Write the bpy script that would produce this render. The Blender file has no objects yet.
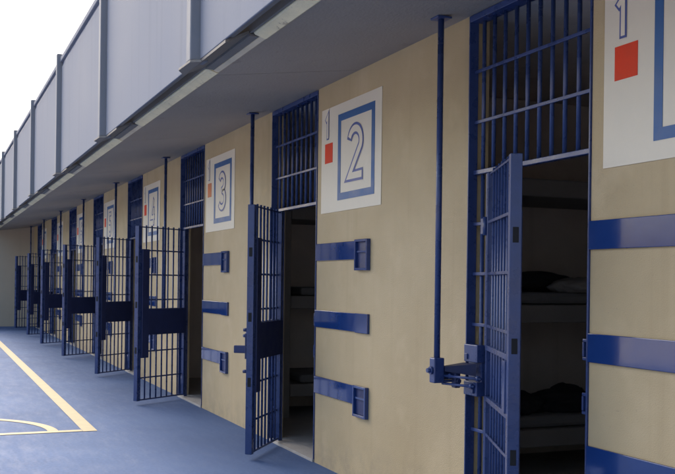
import bpy, bmesh, math, random
from mathutils import Vector, Matrix, noise

random.seed(7)
scn = bpy.context.scene
COL = scn.collection
PI = math.pi

# ------------------------------------------------------------------ layout
WN, P = 3.6225, 3.4087          # first opening (near jamb), bay length along the wall
FJ, HS, LW = 1.098, 0.90, 0.82  # far jamb, hinge position, gate leaf width
H = 2.93                        # soffit height at the wall
END = 29.6                      # end wall
NB = 8
CANOPY_X, PANEL_X = -1.08, -1.30

# ------------------------------------------------------------------ materials
def new_mat(name):
    m = bpy.data.materials.new(name); m.use_nodes = True
    nt = m.node_tree
    return m, nt, nt.nodes['Principled BSDF']

def N(nt, typ, **kw):
    n = nt.nodes.new(typ)
    for k, v in kw.items(): setattr(n, k, v)
    return n

def paint(name, col, rough=.6, var=.12, scale=3.0, bump=.0, bscale=120., spec=.5, col2=None, thr=None,
          streak=0., stretch=(1, 1, 1), metallic=0., rvar=.1, coat=0.):
    """painted surface: broad tone variation, optional wear colour, fine bump"""
    m, nt, b = new_mat(name); L = nt.links.new
    tc = N(nt, 'ShaderNodeTexCoord')
    mp = N(nt, 'ShaderNodeMapping'); mp.inputs['Scale'].default_value = stretch
    L(tc.outputs['Object'], mp.inputs[0])
    n1 = N(nt, 'ShaderNodeTexNoise'); n1.inputs['Scale'].default_value = scale; n1.inputs['Detail'].default_value = 6; n1.inputs['Roughness'].default_value = .6
    L(mp.outputs[0], n1.inputs['Vector'])
    mr = N(nt, 'ShaderNodeMapRange'); mr.inputs[1].default_value = .25; mr.inputs[2].default_value = .75
    mr.inputs[3].default_value = 1 - var; mr.inputs[4].default_value = 1 + var
    L(n1.outputs['Fac'], mr.inputs[0])
    mx = N(nt, 'ShaderNodeMix', data_type='RGBA', blend_type='MULTIPLY'); mx.inputs[0].default_value = 1
    mx.inputs[6].default_value = (*col, 1); L(mr.outputs[0], mx.inputs[7])
    out = mx.outputs[2]
    if col2:
        n2 = N(nt, 'ShaderNodeTexNoise'); n2.inputs['Scale'].default_value = scale * 5; n2.inputs['Detail'].default_value = 8; n2.inputs['Roughness'].default_value = .7
        L(mp.outputs[0], n2.inputs['Vector'])
        r2 = N(nt, 'ShaderNodeMapRange'); r2.inputs[1].default_value = thr; r2.inputs[2].default_value = thr + .06
        L(n2.outputs['Fac'], r2.inputs[0])
        m2 = N(nt, 'ShaderNodeMix', data_type='RGBA'); L(r2.outputs[0], m2.inputs[0]); L(out, m2.inputs[6]); m2.inputs[7].default_value = (*col2, 1)
        out = m2.outputs[2]
    if streak:
        ms = N(nt, 'ShaderNodeMapping'); ms.inputs['Scale'].default_value = (7, 7, .35); L(tc.outputs['Object'], ms.inputs[0])
        n3 = N(nt, 'ShaderNodeTexNoise'); n3.inputs['Scale'].default_value = 1.; n3.inputs['Detail'].default_value = 5
        L(ms.outputs[0], n3.inputs['Vector'])
        r3 = N(nt, 'ShaderNodeMapRange'); r3.inputs[1].default_value = .56; r3.inputs[2].default_value = .78; r3.inputs[3].default_value = 0; r3.inputs[4].default_value = streak
        L(n3.outputs['Fac'], r3.inputs[0])
        m3 = N(nt, 'ShaderNodeMix', data_type='RGBA'); L(r3.outputs[0], m3.inputs[0]); L(out, m3.inputs[6])
        m3.inputs[7].default_value = (col[0] * .45, col[1] * .43, col[2] * .40, 1)
        out = m3.outputs[2]
    L(out, b.inputs['Base Color'])
    rr = N(nt, 'ShaderNodeMapRange'); rr.inputs[1].default_value = .3; rr.inputs[2].default_value = .7
    rr.inputs[3].default_value = max(.03, rough - rvar); rr.inputs[4].default_value = min(1, rough + rvar)
    L(n1.outputs['Fac'], rr.inputs[0]); L(rr.outputs[0], b.inputs['Roughness'])
    b.inputs['Specular IOR Level'].default_value = spec
    b.inputs['Metallic'].default_value = metallic
    b.inputs['Coat Weight'].default_value = coat
    if bump:
        n4 = N(nt, 'ShaderNodeTexNoise'); n4.inputs['Scale'].default_value = bscale; n4.inputs['Detail'].default_value = 3
        L(tc.outputs['Object'], n4.inputs['Vector'])
        n5 = N(nt, 'ShaderNodeTexNoise'); n5.inputs['Scale'].default_value = bscale * .08; n5.inputs['Detail'].default_value = 2
        L(tc.outputs['Object'], n5.inputs['Vector'])
        ad = N(nt, 'ShaderNodeMath', operation='ADD'); L(n4.outputs['Fac'], ad.inputs[0]); L(n5.outputs['Fac'], ad.inputs[1])
        bp = N(nt, 'ShaderNodeBump'); bp.inputs['Strength'].default_value = bump; bp.inputs['Distance'].default_value = .01
        L(ad.outputs[0], bp.inputs['Height']); L(bp.outputs[0], b.inputs['Normal'])
    return m

def wall_mat(name, col):
    """rollered tan paint: mild blotches, drips, rubbed dirt along the foot, small scuffs and touched-up patches"""
    m, nt, b = new_mat(name); L = nt.links.new
    tc = N(nt, 'ShaderNodeTexCoord'); O = tc.outputs['Object']
    def nz(scale, det=5, rough=.6, mapping=None, vec=None):
        n = N(nt, 'ShaderNodeTexNoise'); n.inputs['Scale'].default_value = scale; n.inputs['Detail'].default_value = det; n.inputs['Roughness'].default_value = rough
        v = O
        if mapping:
            mp = N(nt, 'ShaderNodeMapping'); mp.inputs['Scale'].default_value = mapping; L(O, mp.inputs[0]); v = mp.outputs[0]
        L(v, n.inputs['Vector']); return n.outputs['Fac']
    def rng(src, a, b_, c, d):
        r = N(nt, 'ShaderNodeMapRange'); r.inputs[1].default_value = a; r.inputs[2].default_value = b_; r.inputs[3].default_value = c; r.inputs[4].default_value = d
        L(src, r.inputs[0]); return r.outputs[0]
    def mix(f, a, colr):
        x = N(nt, 'ShaderNodeMix', data_type='RGBA'); L(f, x.inputs[0])
        if isinstance(a, tuple): x.inputs[6].default_value = (*a, 1)
        else: L(a, x.inputs[6])
        x.inputs[7].default_value = (*colr, 1); return x.outputs[2]
    def mul(p, q):
        x = N(nt, 'ShaderNodeMath', operation='MULTIPLY'); L(p, x.inputs[0]); L(q, x.inputs[1]); return x.outputs[0]
    dk = tuple(c * k for c, k in zip(col, (.80, .78, .74))); lt = tuple(c * k for c, k in zip(col, (1.09, 1.10, 1.14)))
    out = mix(rng(nz(.9, 4), .35, .7, 0, .75), col, dk)
    out = mix(rng(nz(2.3, 3), .55, .72, 0, .6), out, lt)
    drip = tuple(c * k for c, k in zip(col, (.60, .56, .50)))
    out = mix(rng(nz(1.0, 5, .55, (5, 5, .25)), .56, .80, 0, .38), out, drip)
    # splashed dirt along the foot of the wall
    sp = N(nt, 'ShaderNodeSeparateXYZ'); L(O, sp.inputs[0])
    foot = rng(sp.outputs['Z'], .02, .34, 1, 0)
    out = mix(mul(foot, rng(nz(6, 7, .7), .42, .70, .05, .45)), out, (.15, .135, .12))
    # scuffs: short slanting rub marks
    out = mix(rng(nz(9, 6, .75, (1.5, .8, 2.6)), .66, .74, 0, .42), out, (.17, .14, .11))
    out = mix(rng(nz(46, 3, .6), .70, .76, 0, .45), out, (.15, .12, .09))
    L(out, b.inputs['Base Color'])
    L(rng(nz(2.1, 5), .3, .7, .50, .72), b.inputs['Roughness'])
    b.inputs['Specular IOR Level'].default_value = .4
    ad = N(nt, 'ShaderNodeMath', operation='ADD'); L(nz(150, 2), ad.inputs[0]); L(nz(7, 3), ad.inputs[1])
    bp = N(nt, 'ShaderNodeBump'); bp.inputs['Strength'].default_value = .22; bp.inputs['Distance'].default_value = .01
    L(ad.outputs[0], bp.inputs['Height']); L(bp.outputs[0], b.inputs['Normal'])
    return m

BLUE = (.031, .054, .155)
M = dict(
    wall=wall_mat('cream_wall_paint', (.52, .398, .222)),
    soffit=paint('grey_soffit_paint', (.37, .31, .245), .8, .12, .9, .25, 60, col2=(.31, .255, .20), thr=.62),
    fascia=paint('cream_fascia', (.90, .77, .47), .8, .16, 2.5, .3, 60, col2=(.52, .40, .24), thr=.60),
    fasciagap=paint('dull_cream_edge', (.70, .585, .40), .85, .15, 4, .3, 60),  # duller cream than the full fascia strip
    bounce=paint('pale_bounce_paving', (.50, .46, .40), .85, .12, .5, .2, 40),  # pale so that the unseen ground bounces warm light
    endwall=paint('tan_end_wall', (.47, .395, .295), .7, .07, 1.2, .15, 90, streak=.15),
    darksteel=paint('dark_steel', (.21, .19, .165), .7, .2, 3, .1, 80),
    panel=paint('pale_panel_paint', (.215, .232, .275), .85, .05, .8, .06, 30, streak=.22, spec=.15),
    post=paint('grey_post_paint', (.205, .212, .23), .75, .08, 2, .05, 60),
    rail_blue=paint('parapet_blue', (.07, .10, .20), .5, .1, 2),
    blue=paint('blue_gloss_paint', BLUE, .30, .18, 9, .06, 60, spec=.5, col2=(.040, .064, .17), thr=.66, rvar=.08),
    navy=paint('navy_plate_paint', (.027, .037, .108), .45, .2, 8, .06, 60, spec=.4),
    strip=paint('blue_strip_paint', (.010, .038, .155), .14, .12, 5, .03, 14, spec=.6, rvar=.05, coat=.15),
    leverblue=paint('shaded_lever_blue', (.010, .016, .055), .5, .2, 8, .06, 60, spec=.3),  # darker blue: shade around the lever plate put into its colour
    black=paint('slot_black', (.008, .008, .010), .8, .1, 5),
    floor=None,
    line=paint('court_line_paint', (.38, .34, .225), .7, .14, 5, col2=(.16, .20, .28), thr=.63, spec=.3),
    sign=paint('sign_white_paint', (.74, .66, .51), .55, .04, 4, .06, 140),
    signblue=paint('sign_blue_paint', (.028, .105, .27), .5, .12, 9),
    numblue=paint('numeral_outline_paint', (.075, .10, .28), .5, .15, 12),
    red=paint('red_paint', (.72, .055, .018), .6, .10, 9, spec=.25),
    orange=paint('orange_paint', (.60, .16, .045), .5, .12, 9),
    cell=paint('cell_plaster', (.66, .59, .52), .85, .15, 1.5, .2, 50, streak=.3),
    conc=paint('sill_concrete', (.36, .34, .31), .85, .15, 4, .3, 60),
    slab=paint('bunk_concrete', (.25, .23, .21), .8, .12, 3, .2, 60),
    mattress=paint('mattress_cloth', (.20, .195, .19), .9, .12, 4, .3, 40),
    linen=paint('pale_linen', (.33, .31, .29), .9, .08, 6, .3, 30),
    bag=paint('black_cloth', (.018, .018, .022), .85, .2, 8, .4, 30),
    upper=paint('unseen_upper_wall', (.45, .42, .36), .7, .06, 1),
    earth=paint('earth', (.22, .19, .15), .9, .15, .3),
)

def floor_mat():
    m, nt, b = new_mat('blue_court_paint'); L = nt.links.new
    tc = N(nt, 'ShaderNodeTexCoord')
    a = N(nt, 'ShaderNodeTexNoise'); a.inputs['Scale'].default_value = .7; a.inputs['Detail'].default_value = 7; a.inputs['Roughness'].default_value = .62
    L(tc.outputs['Object'], a.inputs['Vector'])
    r = N(nt, 'ShaderNodeValToRGB')
    r.color_ramp.elements[0].position = .30; r.color_ramp.elements[0].color = (.053, .094, .200, 1)
    r.color_ramp.elements[1].position = .72; r.color_ramp.elements[1].color = (.073, .124, .254, 1)
    L(a.outputs['Fac'], r.inputs[0])
    # scuffs and dust, long in the walking direction
    mp = N(nt, 'ShaderNodeMapping'); mp.inputs['Scale'].default_value = (5, 1.2, 1); mp.inputs['Rotation'].default_value = (0, 0, .15); L(tc.outputs['Object'], mp.inputs[0])
    c = N(nt, 'ShaderNodeTexNoise'); c.inputs['Scale'].default_value = 2.2; c.inputs['Detail'].default_value = 9; c.inputs['Roughness'].default_value = .72
    L(mp.outputs[0], c.inputs['Vector'])
    rr = N(nt, 'ShaderNodeMapRange'); rr.inputs[1].default_value = .54; rr.inputs[2].default_value = .75; rr.inputs[3].default_value = 0; rr.inputs[4].default_value = .30
    L(c.outputs['Fac'], rr.inputs[0])
    mx = N(nt, 'ShaderNodeMix', data_type='RGBA'); L(rr.outputs[0], mx.inputs[0]); L(r.outputs[0], mx.inputs[6]); mx.inputs[7].default_value = (.12, .155, .25, 1)
    # fine dark specks
    s = N(nt, 'ShaderNodeTexNoise'); s.inputs['Scale'].default_value = 38; s.inputs['Detail'].default_value = 4
    L(tc.outputs['Object'], s.inputs['Vector'])
    sr = N(nt, 'ShaderNodeMapRange'); sr.inputs[1].default_value = .30; sr.inputs[2].default_value = .6; sr.inputs[3].default_value = .88; sr.inputs[4].default_value = 1.04
    L(s.outputs['Fac'], sr.inputs[0])
    m2 = N(nt, 'ShaderNodeMix', data_type='RGBA', blend_type='MULTIPLY'); m2.inputs[0].default_value = 1; L(mx.outputs[2], m2.inputs[6]); L(sr.outputs[0], m2.inputs[7])
    L(m2.outputs[2], b.inputs['Base Color'])
    ro = N(nt, 'ShaderNodeMapRange'); ro.inputs[1].default_value = .3; ro.inputs[2].default_value = .7; ro.inputs[3].default_value = .62; ro.inputs[4].default_value = .90
    L(c.outputs['Fac'], ro.inputs[0]); L(ro.outputs[0], b.inputs['Roughness'])
    b.inputs['Specular IOR Level'].default_value = .18
    bp = N(nt, 'ShaderNodeBump'); bp.inputs['Strength'].default_value = .15; bp.inputs['Distance'].default_value = .004
    L(s.outputs['Fac'], bp.inputs['Height']); L(bp.outputs[0], b.inputs['Normal'])
    return m
M['floor'] = floor_mat()

# ------------------------------------------------------------------ mesh builder
class MB:
    def __init__(self): self.bm = bmesh.new()
    def box(self, x0, x1, y0, y1, z0, z1, bev=0.):
        t = bmesh.new()
        bmesh.ops.create_cube(t, size=1)
        for v in t.verts:
            v.co = Vector((x0 + (v.co.x + .5) * (x1 - x0), y0 + (v.co.y + .5) * (y1 - y0), z0 + (v.co.z + .5) * (z1 - z0)))
        if bev: bmesh.ops.bevel(t, geom=t.edges[:], offset=bev, segments=2, affect='EDGES', profile=.5)
        return self._take(t)
    def _take(self, t):
        me = bpy.data.meshes.new('tmp'); t.to_mesh(me); t.free(); self.bm.from_mesh(me); bpy.data.meshes.remove(me); return self
    def rod(self, a, b, r, seg=12, r2=None):
        a, b = Vector(a), Vector(b); d = b - a
        t = bmesh.new()
        bmesh.ops.create_cone(t, cap_ends=True, segments=seg, radius1=r, radius2=r if r2 is None else r2, depth=d.length)
        q = Vector((0, 0, 1)).rotation_difference(d.normalized()).to_matrix().to_4x4()
        bmesh.ops.transform(t, matrix=Matrix.Translation((a + b) / 2) @ q, verts=t.verts[:])
        for f in t.faces:
            if len(f.verts) == 4: f.smooth = True
        return self._take(t)
    def prism(self, pts, z0, z1, bev=0.):
        """pts: (x,y) outline, extruded z0..z1"""
        t = bmesh.new()
        f = t.faces.new([t.verts.new((x, y, z0)) for x, y in pts])
        r = bmesh.ops.extrude_face_region(t, geom=[f])
        for v in r['geom']:
            if isinstance(v, bmesh.types.BMVert): v.co.z = z1
        bmesh.ops.recalc_face_normals(t, faces=t.faces[:])
        if bev: bmesh.ops.bevel(t, geom=t.edges[:], offset=bev, segments=2, affect='EDGES', profile=.5)
        return self._take(t)
    def section(self, pts, y0, y1):
        """pts: (x,z) outline, extruded along y"""
        t = bmesh.new()
        f = t.faces.new([t.verts.new((x, y0, z)) for x, z in pts])
        r = bmesh.ops.extrude_face_region(t, geom=[f])
        for v in r['geom']:
            if isinstance(v, bmesh.types.BMVert): v.co.y = y1
        bmesh.ops.recalc_face_normals(t, faces=t.faces[:])
        return self._take(t)
    def quad(self, pts):
        self.bm.faces.new([self.bm.verts.new(p) for p in pts]); return self
    def build(self, name, mat, parent=None):
        me = bpy.data.meshes.new(name); self.bm.to_mesh(me); self.bm.free()
        o = bpy.data.objects.new(name, me); COL.objects.link(o); me.materials.append(mat)
        if parent: o.parent = parent
        return o

def tag(o, label=None, cat=None, group=None, kind=None):
    if label: o['label'] = label
    if cat: o['category'] = cat
    if group: o['group'] = group
    if kind: o['kind'] = kind
    return o

def thing(name, label, cat, loc=(0, 0, 0), group=None):
    o = bpy.data.objects.new(name, None); COL.objects.link(o); o.location = loc; o.empty_display_size = .1
    return tag(o, label, cat, group)

def copy_tree(o, parent=None):
    c = o.copy(); COL.objects.link(c); c.parent = parent
    for ch in list(o.children): copy_tree(ch, c)
    return c

# ------------------------------------------------------------------ setting: ground, court, markings
tag(MB().quad([(-1500, -1500, -.02), (1500, -1500, -.02), (1500, 1500, -.02), (-1500, 1500, -.02)]).build('ground', M['earth']), kind='structure')
tag(MB().quad([(-9, -7, 0), (0.0, -7, 0), (0.0, END, 0), (-9, END, 0)]).build('court_floor', M['floor']), kind='structure')
tag(MB().box(-26, -9.01, -25, END, -.015, .0).box(-9.0, 6, -25, -7.01, -.015, .0).build('bounce_pavement', M['bounce']), kind='structure')  # out of view, added to bounce light onto soffit, fascia and cells
zl = .004
ml = MB()
ml.quad([(-1.475, 9.135, zl), (-1.345, 9.135, zl), (-1.345, 29.2, zl), (-1.475, 29.2, zl)])
tag(ml.build('court_sideline', M['line']), kind='structure')
ml = MB(); ml.quad([(-8.9, 9.145, zl), (-1.478, 9.145, zl), (-1.478, 9.25, zl), (-8.9, 9.25, zl)])
tag(ml.build('court_baseline', M['line']), kind='structure')
ml = MB(); cx, cy, r0, r1 = -2.91, 9.253, 1.13, 1.225
K = 64
for i in range(K):
    a, b_ = PI * i / K, PI * (i + 1) / K
    ml.quad([(cx + r0 * math.cos(a), cy + r0 * math.sin(a), zl), (cx + r1 * math.cos(a), cy + r1 * math.sin(a), zl),
             (cx + r1 * math.cos(b_), cy + r1 * math.sin(b_), zl), (cx + r0 * math.cos(b_), cy + r0 * math.sin(b_), zl)])
tag(ml.build('court_arc', M['line']), kind='structure')

# ------------------------------------------------------------------ the cell block
blk = thing('cell_block', 'long cream cell block wall with a row of blue barred doorways under grey canopy', 'building')
WT = .13
edges = [(-4.0, WN)] + [(WN + n * P + FJ, WN + (n + 1) * P) for n in range(NB - 1)] + [(WN + (NB - 1) * P + FJ, END - .003)]
for a, b_ in edges:
    MB().box(0, WT, a, b_, -.01, H + .02, .004).build('wall_panel', M['wall'], blk)
for n in range(NB):
    MB().box(-.012, WT + .03, WN + n * P + .013, WN + n * P + FJ - .013, -.01, .022, .004).build('door_sill', M['conc'], blk)
MB().quad([(WT, -4, .012), (3.2, -4, .012), (3.2, END, .012), (WT, END, .012)]).build('cell_floor', M['conc'], blk)
MB().box(3.2, 3.35, -4, END, 0, 2.95).build('back_wall', M['cell'], blk)
for n in range(-1, NB):
    y = WN + n * P + 3.13
    MB().box(WT + .003, 3.197, y, y + .13, .013, 2.945).build('partition', M['cell'], blk)
# canopy: soffit falls towards the courtyard edge; one slab per bay with a thin joint
SZ = H - .14
for n in range(-2, NB):
    y0, y1 = WN + n * P + 2.62 + .004, WN + (n + 1) * P + 2.62 - .004
    y1 = min(y1, END - .01)
    MB().section([(CANOPY_X + .02, SZ), (.0, H), (.0, H + .15), (CANOPY_X + .02, H + .15)], y0, y1).build('canopy_slab', M['soffit'], blk)
MB().box(CANOPY_X + .028, -.003, -2.0, END - .02, H + .02, H + .12).build('slab_core', M['darksteel'], blk)
MB().box(-.0, 3.36, -4, END, H + .022, H + .15).build('cell_ceiling', M['cell'], blk)
MB().box(.0, .2, -4, END, H + .15, 5.75).build('unseen_upper_wall', M['upper'], blk)  # unseen storey wall, added to block the sun
MB().box(-.3, 4, -4.2, END + .2, 5.75, 5.95).build('shade_roof', M['soffit'], blk)  # unseen, added as a shade caster
MB().box(3.36, 3.5, -4, END, 0, 5.75).build('rear_wall', M['upper'], blk)

# posts of the gallery parapet set the rhythm of the fascia
POSTS = [5.78 + 3.42 * k for k in range(-3, 7)]
prev = -4.4
for i, b_ in enumerate(POSTS + [33]):
    s0, s1 = prev, min(b_ - .62, END - .03)
    # full cream strip between the post plates, thin duller strip behind a plate
    if s1 > s0:
        MB().section([(CANOPY_X - .060, SZ + .072), (CANOPY_X - .060, SZ + .020), (CANOPY_X - .052, SZ + .012), (CANOPY_X + .008, SZ - .008), (CANOPY_X + .018, SZ - .004), (CANOPY_X + .018, SZ + .072)], s0 + .003, s1 - .003).build('fascia_strip', M['fascia'], blk)
    prev = b_ + .36
    if b_ < 30:
        MB().section([(CANOPY_X - .020, SZ + .045), (CANOPY_X - .020, SZ + .006), (CANOPY_X + .010, SZ - .004), (CANOPY_X + .018, SZ - .002), (CANOPY_X + .018, SZ + .045)], s1 + .002, min(prev, END) - .002).build('fascia_gap', M['fasciagap'], blk)

# ------------------------------------------------------------------ gallery parapet above
par = thing('gallery_parapet', 'tall pale panelled parapet with grey posts above the canopy, white sky behind', 'parapet', (0, 0, 0))
PB, PT = 2.765, 4.10
ends = [-4.4] + POSTS + [END - .02]
for a, b_ in zip(ends[:-1], ends[1:]):
    if b_ - a < .2: continue
    MB().box(PANEL_X, PANEL_X + .014, a + .055, b_ - .055, PB, PT, .004).build('panel', M['panel'], par)
    MB().box(PANEL_X + .016, PANEL_X + .05, a + .06, b_ - .06, PB + .012, PB + .06, .003).build('base_channel', M['darksteel'], par)
    MB().box(PANEL_X + .012, PANEL_X + .04, a + .06, b_ - .06, PT + .002, PT + .052).build('rail_gap', M['rail_blue'], par)
    MB().box(PANEL_X - .02, PANEL_X + .06, a + .05, b_ - .05, PT + .054, PT + .115, .008).build('top_rail', M['panel'], par)
for b_ in POSTS:
    MB().box(PANEL_X - .06, PANEL_X + .055, b_ - .052, b_ + .052, PB - .01, PT + .16, .008).build('post', M['post'], par)
    pp = MB(); pp.section([(PANEL_X + .002, PB - .004), (PANEL_X + .002, PB - .020), (CANOPY_X - .080, SZ + .020), (CANOPY_X - .080, SZ + .036)], b_ - .60, b_ + .34)
    pp.prism([(PANEL_X - .001, b_ - .10), (PANEL_X - .001, b_ + .338), (PANEL_X - .07, b_ + .20), (PANEL_X - .062, b_ - .06)], PB - .026, PB - .012, .002)
    pp.box(CANOPY_X - .0785, CANOPY_X - .023, b_ - .60, b_ + .34, SZ + .008, SZ + .022)
    pp.build('post_plate', M['darksteel'], par)
MB().box(CANOPY_X - .066, CANOPY_X + .018, -4.4, END - .03, SZ + .075, H + .20).build('edge_channel', M['darksteel'], par)
MB().box(CANOPY_X - .078, CANOPY_X - .0625, -4.4, END - .03, SZ + .024, SZ + .0745).build('fascia_shade_strip', M['darksteel'], par)  # dark strip standing in for shade on the fascia's outer face

# end wall of the courtyard
ew = thing('end_wall', 'plain beige wall closing the far end of the courtyard, under the canopy', 'wall', (0, END, 0))
MB().box(-20, 3.5, .0, .2, -.01, 3.3).build('wall_face', M['endwall'], ew)
MB().box(-20.05, -1.4, -.04, .24, 3.303, 3.38, .01).build('coping', M['conc'], ew)

# ------------------------------------------------------------------ repeated door furniture
ORD = ['nearest', 'second', 'third', 'fourth', 'fifth', 'sixth', 'seventh', 'eighth and farthest']

BLEV = (1.648, 1.132, .617)      # levels of the three bolt strips
RZ = (.30, .60, .885, 1.19, 1.475, 1.755)

def make_grille():
    """fixed frame of one doorway: lining, transom bars up to the soffit, narrow barred side strip"""
    t = thing('door_grille', 'x', 'door grille')
    f = MB()
    zt = H - .004
    f.box(-.008, .050, .0015, .012, .022, zt, .002)              # near jamb lining
    f.box(-.008, .050, FJ - .012, FJ - .0015, .022, zt, .002)    # far jamb lining
    f.box(-.008, .075, .0125, FJ - .0125, zt - .035, zt, .002)   # head
    f.build('frame', M['blue'], t)
    gx = .042
    MB().box(gx - .018, gx + .018, HS + .018, HS + .05, .024, 2.03, .003).build('hinge_post', M['blue'], t)
    for z in (2.612, 2.327):
        MB().box(gx - .017, gx - .006, .013, FJ - .013, z - .009, z + .009, .002).build('rail', M['blue'], t)
    MB().box(gx - .020, gx + .016, .013, FJ - .013, 2.032, 2.058, .003).build('transom_rail', M['blue'], t)
    for z in RZ:
        MB().box(gx - .017, gx - .006, HS + .052, FJ - .013, z - .009, z + .009, .002).build('rail', M['blue'], t)
    for k in range(10):
        y = .055 + .1075 * k
        MB().rod((gx + .006, y, 2.06), (gx + .006, y, zt - .036), .0115).build('bar', M['blue'], t)
    MB().rod((gx + .006, 1.022, .024), (gx + .006, 1.022, 2.03), .0115).build('bar', M['blue'], t)
    for z in (1.735, .22):
        h = MB(); h.box(-.010, .03, HS + .012, HS + .047, z - .045, z + .045, .004)
        h.rod((-.006, HS + .006, z - .05), (-.006, HS + .006, z + .05), .012)
        h.build('hinge', M['blue'], t)
    for z in (1.12, .87):                                        # D shaped bolt keepers at the near jamb
        k = MB()
        k.box(.0, .03, .013, .05, z - .05, z - .035, .003); k.box(.0, .03, .013, .05, z + .035, z + .05, .003)
        k.box(.0, .03, .04, .052, z - .034, z + .034, .003)
        k.build('keeper', M['blue'], t)
    return t

def make_gate():
    """barred leaf, hinge line at the origin, leaf along -Y when shut, court side -X"""
    t = thing('cell_gate', 'x', 'gate')
    z0, z1 = .045, 2.025
    MB().box(-.018, .018, -.036, 0, z0, z1, .003).build('stile', M['blue'], t)
    MB().box(-.028, .028, -LW, -LW + .055, z0, z1, .003).build('stile', M['blue'], t)
    st = [o for o in t.children][-1]
    for z in BLEV:
        MB().box(-.014, .014, -LW - .0025, -LW + .01, z - .036, z + .036, .002).build('bolt_slot', M['black'], st)
    MB().box(-.008, .008, -LW + .057, -.038, z1 - .014, z1 - .002, .002).build('rail', M['blue'], t)
    MB().box(-.010, .010, -LW + .057, -.038, z0, z0 + .016, .002).build('rail', M['blue'], t)
    for z in (.30, .60, 1.19, 1.475, 1.755):
        MB().box(-.015, -.006, -LW + .057, -.038, z - .008, z + .008, .002).build('rail', M['blue'], t)
    for z in (.80, 1.075):
        MB().box(-.024, .004, -LW + .057, -.038, z - .014, z + .014, .003).build('rail', M['blue'], t)
    nb = 7
    for k in range(nb):
        y = -.037 - (LW - .092) * (k + 1) / (nb + 1)
        MB().rod((.003, y, z0 + .017), (.003, y, z1 + .014), .0095).build('bar', M['blue'], t)
    MB().box(-.036, -.0245, -LW + .058, -LW + .125, .812, 1.058, .003).build('lock_case', M['blue'], t)
    MB().box(.014, .034, -LW + .17, -.02, .79, 1.085, .003).build('lock_plate', M['navy'], t)
    MB().box(.005, .042, -LW + .058, -LW + .165, .53, 1.765, .004).build('bolt_cover', M['navy'], t)
    return t

def make_handle(t):
    h = MB()
    h.box(-.135, -.030, -LW + .005, -LW + .05, .845, .905, .006)
    h.box(-.040, -.029, -LW - .0, -LW + .052, .80, 1.0, .003)
    h.build('handle', M['navy'], t)
    for z in (1.03, .70):
        MB().rod((-.029, -LW + .027, z), (-.06, -LW + .027, z), .014).build('knob', M['navy'], t)

def make_lock_pole():
    """drop bar from the soffit that works the lock, with its lever and lock housing on the side strip"""
    t = thing('lock_pole', 'x', 'pole')
    px, py = -.19, 1.095
    zc = H - .14 * .19 / 1.06 - .004
    MB().rod((px, py, .90), (px, py, zc - .012), .0175, 16).build('pole', M['blue'], t)
    MB().box(px - .045, px + .045, py - .045, py + .045, zc - .012, zc, .003).build('ceiling_plate', M['blue'], t)
    k = MB()
    k.box(px - .032, px + .032, py - .03, py + .03, .865, 1.005, .006)
    k.rod((px - .032, py, .935), (px - .062, py, .935), .013)
    k.rod((px - .032, py, .935), (px - .045, py, .935), .022)
    k.build('clamp_block', M['blue'], t)
    l = MB()
    l.box(px + .034, -.085, py - .024, py + .016, .928, .940, .002)     # flanges of the lever channel
    l.box(px + .034, -.085, py - .024, py + .016, .868, .880, .002)
    l.box(px + .034, -.085, py + .006, py + .016, .881, .927)
    l.build('lever', M['blue'], t)
    w_ = MB()
    e0 = [(px + .034, py - .030, .930), (px + .034, py - .004, .930), (px + .034, py - .004, .958), (px + .034, py - .030, .958)]
    e1 = [(-.036, HS + .032, .912), (-.036, FJ - .034, .912), (-.036, FJ - .034, .978), (-.036, HS + .032, .978)]
    w_.quad(e0[::-1]); w_.quad(e1)
    for q in range(4): w_.quad([e0[q], e0[(q + 1) % 4], e1[(q + 1) % 4], e1[q]])
    bmesh.ops.recalc_face_normals(w_.bm, faces=w_.bm.faces[:])
    w_.build('lever_plate', M['leverblue'], t)
    j = MB(); j.box(-.115, -.080, py - .075, py - .030, .840, .925, .006)
    j.rod((-.098, py - .078, .88), (-.098, py - .092, .88), .014, 6); j.rod((-.098, py - .05, .926), (-.098, py - .05, .948), .012, 6)
    j.build('lever_joint', M['navy'], t)
    r = MB()
    r.rod((px + .03, py - .03, .906), (-.065, HS - .07, .906), .0075)
    r.rod((px + .03, py - .01, .862), (-.082, HS - .03, .862), .0075)
    for q0, q1 in (((-.070, HS - .03, .906), (-.067, HS - .055, .906)), ((-.087, HS + .01, .862), (-.084, HS - .015, .862)), ((px + .05, py - .05, .906), (px + .058, py - .065, .906))):
        r.rod(q0, q1, .0155, 6)
    r.build('push_rod', M['blue'], t)
    hb = MB()
    hb.box(-.034, .016, HS + .026, FJ - .030, .985, 1.082, .004)
    hb.box(-.034, .016, HS + .026, FJ - .030, .800, .878, .004)
    hb.box(-.002, .016, HS + .026, FJ - .030, .8785, .9845)
    hb.box(-.046, -.0345, HS + .05, HS + .085, .815, .862, .003)
    hb.box(-.042, -.0345, FJ - .075, FJ - .045, 1.0, 1.03, .002)
    hb.build('lock_housing', M['blue'], t)
    return t

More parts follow.
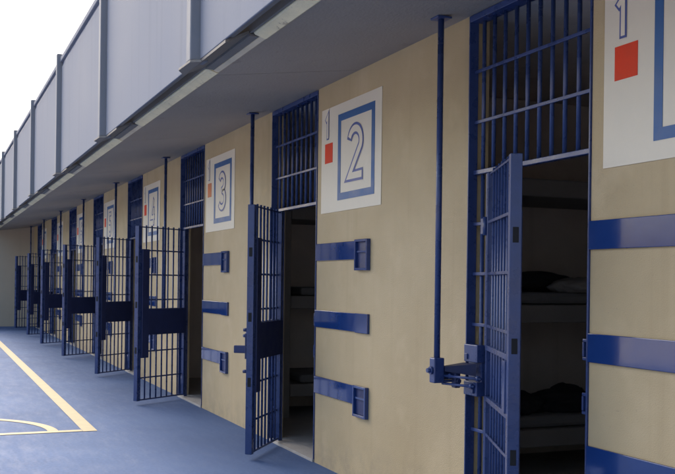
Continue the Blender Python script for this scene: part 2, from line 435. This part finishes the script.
def make_strip(kind):
    t = thing('bolt_strip', 'x', 'bolt strip')
    zc, hh = 0, .066
    MB().box(-.014, -.0005, -.79, -.004, -hh, hh, .003).build('strip', M['strip'], t)
    if kind == 'box':                                     # recessed lock box hanging at the end
        up = .074 if kind == 'box' else hh
        y0, y1, zb, zt = -1.005, -.792, -.145, .074
        f = MB(); w = .018
        f.box(-.030, -.0005, y0, y0 + w, zb, zt, .002); f.box(-.030, -.0005, y1 - w, y1, zb, zt, .002)
        f.box(-.030, -.0005, y0 + w + .001, y1 - w - .001, zb, zb + w, .002); f.box(-.030, -.0005, y0 + w + .001, y1 - w - .001, zt - w, zt, .002)
        bx = f.build('lock_box', M['strip'], t)
        MB().box(-.008, -.0007, y0 + w + .001, y1 - w - .001, zb + w + .001, zt - w - .001).build('recess', M['navy'], bx)
        MB().box(-.020, -.009, y0 + w + .003, y1 - w - .003, -.02, -.006, .001).build('cross_bar', M['strip'], bx)
    else:
        MB().box(-.020, -.0005, -1.005, -.793, -hh - .004, hh + .002, .003).build('end_cover', M['strip'], t)
    return t

# --- numerals as outlined strokes, unit box 0..0.7 wide, 0..1 high
def arc(cx, cy, rx, ry, a0, a1, n=20):
    return [(cx + rx * math.cos(math.radians(a0 + (a1 - a0) * i / n)), cy + ry * math.sin(math.radians(a0 + (a1 - a0) * i / n))) for i in range(n + 1)]
DIG = {
    1: [[(.16, .72), (.38, .92), (.38, .0)]],
    2: [arc(.35, .69, .26, .23, 170, -25, 24) + [(.10, .08), (.70, .08)]],
    3: [arc(.32, .72, .24, .20, 160, -75, 20) + arc(.32, .29, .28, .22, 75, -155, 22)],
    4: [[(.68, .30), (.10, .30), (.50, .95)], [(.50, .66), (.50, .0)]],
    5: [[(.62, .92), (.16, .92), (.13, .55)] + arc(.34, .31, .27, .25, 120, -150, 22)],
    6: [[(.56, .94)] + arc(.40, .42, .32, .45, 100, 170, 8) + arc(.36, .28, .26, .22, 175, 500, 26)],
    7: [[(.06, .92), (.62, .92), (.26, .0)]],
    8: [arc(.35, .72, .22, .20, -90, 255, 26), arc(.35, .28, .27, .24, 90, 435, 26)],
}
def ribbon(mb, path, hw, place, x, cut=0.):
    pts = [Vector(p) for p in path]
    for _ in range(2 if cut else 0):                     # shorten both ends by walking along the path
        left = cut
        while len(pts) > 2 and (pts[1] - pts[0]).length <= left:
            left -= (pts[1] - pts[0]).length; pts.pop(0)
        pts[0] = pts[0] + (pts[1] - pts[0]).normalized() * left
        pts.reverse()
    L, R = [], []
    for i, p in enumerate(pts):
        d0 = (p - pts[i - 1]).normalized() if i else (pts[1] - p).normalized()
        d1 = (pts[i + 1] - p).normalized() if i < len(pts) - 1 else d0
        n0, n1 = Vector((-d0.y, d0.x)), Vector((-d1.y, d1.x))
        m = (n0 + n1); m = m.normalized() if m.length > 1e-6 else n0
        k = hw / max(.42, m.dot(n0))
        L.append(p + m * k); R.append(p - m * k)
    for i in range(len(pts) - 1):
        mb.quad([(x, *place(R[i])), (x, *place(R[i + 1])), (x, *place(L[i + 1])), (x, *place(L[i]))])

def digit(n, y_left, z0, hgt, stroke, edge, parent, name):
    """y_left: y of the digit's left side as seen from the court (towards +y)"""
    place = lambda p: (y_left - p[0] * hgt, z0 + p[1] * hgt)
    o, w = MB(), MB()
    for i, path in enumerate(DIG[n]):
        ribbon(o, path, stroke / hgt, place, -.0078 - .0004 * i)
        ribbon(w, path, (stroke - edge) / hgt, place, -.0092 - .0004 * i, cut=edge / hgt)
    a = o.build(name, M['numblue'], parent)
    w.build('numeral_fill', M['sign'], a)

def make_sign(n):
    t = thing('cell_number_sign', 'x', 'sign')
    MB().box(-.005, -.0004, -1.17, -.09, 1.945, 2.745, .001).build('board', M['sign'], t)
    f = MB(); y0, y1, z0, z1, w = -1.065, -.42, 2.027, 2.665, .052
    f.box(-.0075, -.0052, y0, y1, z1 - w, z1); f.box(-.0075, -.0052, y0, y1, z0, z0 + w)
    f.box(-.0075, -.0052, y0, y0 + w, z0 + w + .0002, z1 - w - .0002); f.box(-.0075, -.0052, y1 - w, y1, z0 + w + .0002, z1 - w - .0002)
    f.build('border', M['signblue'], t)
    MB().box(-.0072, -.0052, -.315, -.165, 2.325, 2.475).build('red_square', M['orange' if n == 3 else 'red'], t)
    digit(n, -.742 + .145, 2.155, .40, .043, .0185, t, 'numeral')
    digit(1, -.145, 2.505, .195, .024, .0105, t, 'block_numeral')
    return t

# --- place them
TH = [.41, .635, .97, .81, .90, .95, .90, .95]
g0 = make_grille(); lp0 = make_lock_pole(); ga0 = make_gate()
sb0, sp0 = make_strip('box'), make_strip('plain')
whereA = ['nearest of all, at the right', 'just left of the number 2 sign', 'just left of the number 3 sign', 'just left of the number 4 sign',
          'fifth in the row from the camera', 'sixth in the row from the camera', 'seventh in the row, second from far end', 'last in the row by the end wall']
gate_lab = ['nearest barred blue gate, ajar and seen edge on with dark bolt slots in its stile',
            'barred blue gate open just left of the number 2 sign, pale edge and dark handle',
            'open barred blue gate just left of the number 3 sign, navy plate across',
            'fourth barred gate from the camera, left of the number 4 sign, standing open',
            'fifth barred gate from the camera, open between the fourth and sixth gates',
            'sixth barred gate from the camera, third from the far end wall, standing open',
            'seventh barred gate from the camera, next to last before the end wall',
            'farthest barred gate, leftmost one, open before the beige end wall']
signs = []
for n in range(NB):
    y = WN + n * P
    g = g0 if n == 0 else copy_tree(g0)
    g.location = (0, y, 0)
    tag(g, 'fixed blue bars framing the doorway ' + whereA[n], group='fixed barred door surrounds')
    l = lp0 if n == 0 else copy_tree(lp0)
    l.location = (0, y, 0)
    tag(l, ['blue lock pole with lever and box beside the nearest gate',
            'blue lock pole hanging between the number 3 sign and the second gate',
            'thin blue lock pole between the number 4 sign and the third gate',
            'thin lock pole from the canopy by the fourth doorway from the camera',
            'thin lock pole from the canopy by the fifth doorway from the camera',
            'thin lock pole from the canopy by the sixth doorway from the camera',
            'thin lock pole from the canopy by the seventh doorway from the camera',
            'farthest thin lock pole from the canopy, beside the end wall'][n], group='lock poles hanging from the canopy')
    q = ga0 if n == 0 else copy_tree(ga0)
    q.location = (.02, y + HS, 0); q.rotation_euler = (0, 0, -TH[n])
    tag(q, gate_lab[n], group='open cell gates along the wall')
    if n == 1: make_handle(q)
    side = 'number %d sign' % (n + 1) if n < 4 else '%s sign from the camera' % ORD[n]
    sg = make_sign(n + 1); sg.location = (0, y, 0)
    tag(sg, ['white painted sign at the right edge, small 1 over a red square', 'white painted sign with blue framed outlined numeral 2',
             'white painted sign with blue framed numeral 3 and orange square', 'white painted sign above the third open gate, fourth in the row',
             'fifth white number sign from the camera, seen at a sharp angle', 'sixth white number sign from the camera, seen nearly edge on',
             'seventh white number sign from the camera, a thin sliver', 'farthest white number sign, near the end wall'][n], group='cell number signs')
    for lev, src, z in (('upper', sb0, BLEV[0]), ('middle', sp0, BLEV[1]), ('lower', sb0, BLEV[2])):
        s = src if (n == 0 and lev != 'lower') else copy_tree(src)
        s.location = (0, y, z)
        what = {'upper': 'upper blue strip with drop box', 'middle': 'middle straight blue strip', 'lower': 'lower blue strip with drop box'}[lev]
        if n == 0: what = {'upper': 'upper glossy blue strip', 'middle': 'middle glossy blue strip', 'lower': 'lowest blue strip'}[lev] + ' at the right edge'
        tag(s, '%s below the %s' % (what, side), group='blue bolt strips on the wall')

# ------------------------------------------------------------------ cells: bunks and bedding (seen through the open doors)
def lump(name, mat, loc, size, seed, rough=.25):
    bm = bmesh.new(); bmesh.ops.create_icosphere(bm, subdivisions=4, radius=1)
    for v in bm.verts:
        d = noise.fractal(v.co * 1.6 + Vector((seed * 3.1, seed, 0)), 1., 2., 4) * rough
        v.co *= 1 + d
        v.co = Vector((v.co.x * size[0], v.co.y * size[1], max(v.co.z, -.55) * size[2] + .55 * size[2]))
    for f in bm.faces: f.smooth = True
    me = bpy.data.meshes.new(name); bm.to_mesh(me); bm.free(); me.materials.append(mat)
    o = bpy.data.objects.new(name, me); COL.objects.link(o); o.location = loc
    return o

def mattress(loc, sx, sy, h, mat):
    m = MB(); m.box(-sx / 2, sx / 2, -sy / 2, sy / 2, 0, h, .03)
    o = m.build('mattress', mat); o.location = loc
    return o

cell_names = ['nearest doorway', 'doorway left of the number 2 sign']
for n in range(2):
    y = WN + n * P
    t = thing('bunk_bed', 'triple tier concrete bunk behind the ' + cell_names[n], 'bunk bed', (0, y, 0), 'concrete bunks')
    for z in (.36, 1.27, 2.19):
        MB().box(.62, 3.19, 2.26, 3.125, z - .13, z, .01).build('slab', M['slab'], t)
    MB().box(.50, .617, 2.26, 3.125, .013, 2.19, .008).build('support', M['slab'], t)
    for z, lev in ((.362, 'bottom'), (1.272, 'middle')):
        m = mattress((1.9, y + 2.70, z), 2.3, .78, .09, M['mattress'])
        tag(m, 'grey mattress on the %s bunk, behind the %s' % (lev, cell_names[n]), 'mattress', 'mattresses on the bunks')
y = WN
tag(lump('blanket', M['linen'], (1.72, y + 2.40, 1.362), (.20, .13, .075), 2), 'crumpled white cloth on the middle bunk inside the nearest doorway', 'cloth')
tag(lump('dark_bundle', M['bag'], (1.55, y + 2.72, 1.362), (.38, .20, .10), 4), 'dark bundle behind the white cloth on the middle bunk', 'bundle')
tag(lump('dark_bundle', M['bag'], (1.28, y + 2.55, .452), (.22, .18, .10), 5), 'left black bundle on the bottom bunk inside the nearest doorway', 'bundle')
tag(lump('dark_bundle', M['bag'], (1.72, y + 2.55, .452), (.26, .18, .12), 8), 'right black bundle on the bottom bunk inside the nearest doorway', 'bundle')

# ------------------------------------------------------------------ camera
F, YAW, ROLL, CY, D, HC = 961.36, .39996, .012436, 281.98, 2.79185, 1.41935
cam = bpy.data.cameras.new('camera'); co = bpy.data.objects.new('camera', cam); COL.objects.link(co)
cam.sensor_fit = 'HORIZONTAL'; cam.sensor_width = 36; cam.lens = F / 675 * 36
cam.shift_y = (CY - 237) / 675
co.location = (-D, 0, HC)
fw = Vector((math.sin(YAW), math.cos(YAW), 0)); rt = Vector((math.cos(YAW), -math.sin(YAW), 0)); up = Vector((0, 0, 1))
c, s = math.cos(ROLL), math.sin(ROLL)
r2 = rt * c + up * s; u2 = up * c - rt * s
co.matrix_world = Matrix(((r2.x, u2.x, -fw.x, -D), (r2.y, u2.y, -fw.y, 0), (r2.z, u2.z, -fw.z, HC), (0, 0, 0, 1)))
cam.clip_end = 5000; cam.clip_start = .05
scn.camera = co

# ------------------------------------------------------------------ light: bright veiled sky over the courtyard, soft high sun
EL, AZ = math.radians(46), math.radians(-4)      # azimuth from +Y towards +X
w = bpy.data.worlds.new('World'); scn.world = w; w.use_nodes = True
nt = w.node_tree; bg = nt.nodes['Background']
sky = nt.nodes.new('ShaderNodeTexSky'); sky.sky_type = 'NISHITA'; sky.sun_disc = False
sky.sun_elevation = EL; sky.sun_rotation = AZ; sky.air_density = 1.0; sky.dust_density = 6.0; sky.ozone_density = 1.0
nt.links.new(sky.outputs[0], bg.inputs[0]); bg.inputs[1].default_value = .15
sd = bpy.data.lights.new('sun', 'SUN'); so = bpy.data.objects.new('sun', sd); COL.objects.link(so)
sd.energy = 1.1; sd.angle = math.radians(60); sd.color = (1, .89, .72)
dv = Vector((math.sin(AZ) * math.cos(EL), math.cos(AZ) * math.cos(EL), math.sin(EL)))
so.rotation_euler = dv.to_track_quat('Z', 'Y').to_euler(); so.location = dv * 60

scn.view_settings.view_transform = 'Standard'; scn.view_settings.look = 'None'
scn.view_settings.exposure = 1.58; scn.view_settings.gamma = 1; scn.view_settings.use_curve_mapping = False
scn.cycles.max_bounces = 8; scn.cycles.diffuse_bounces = 5
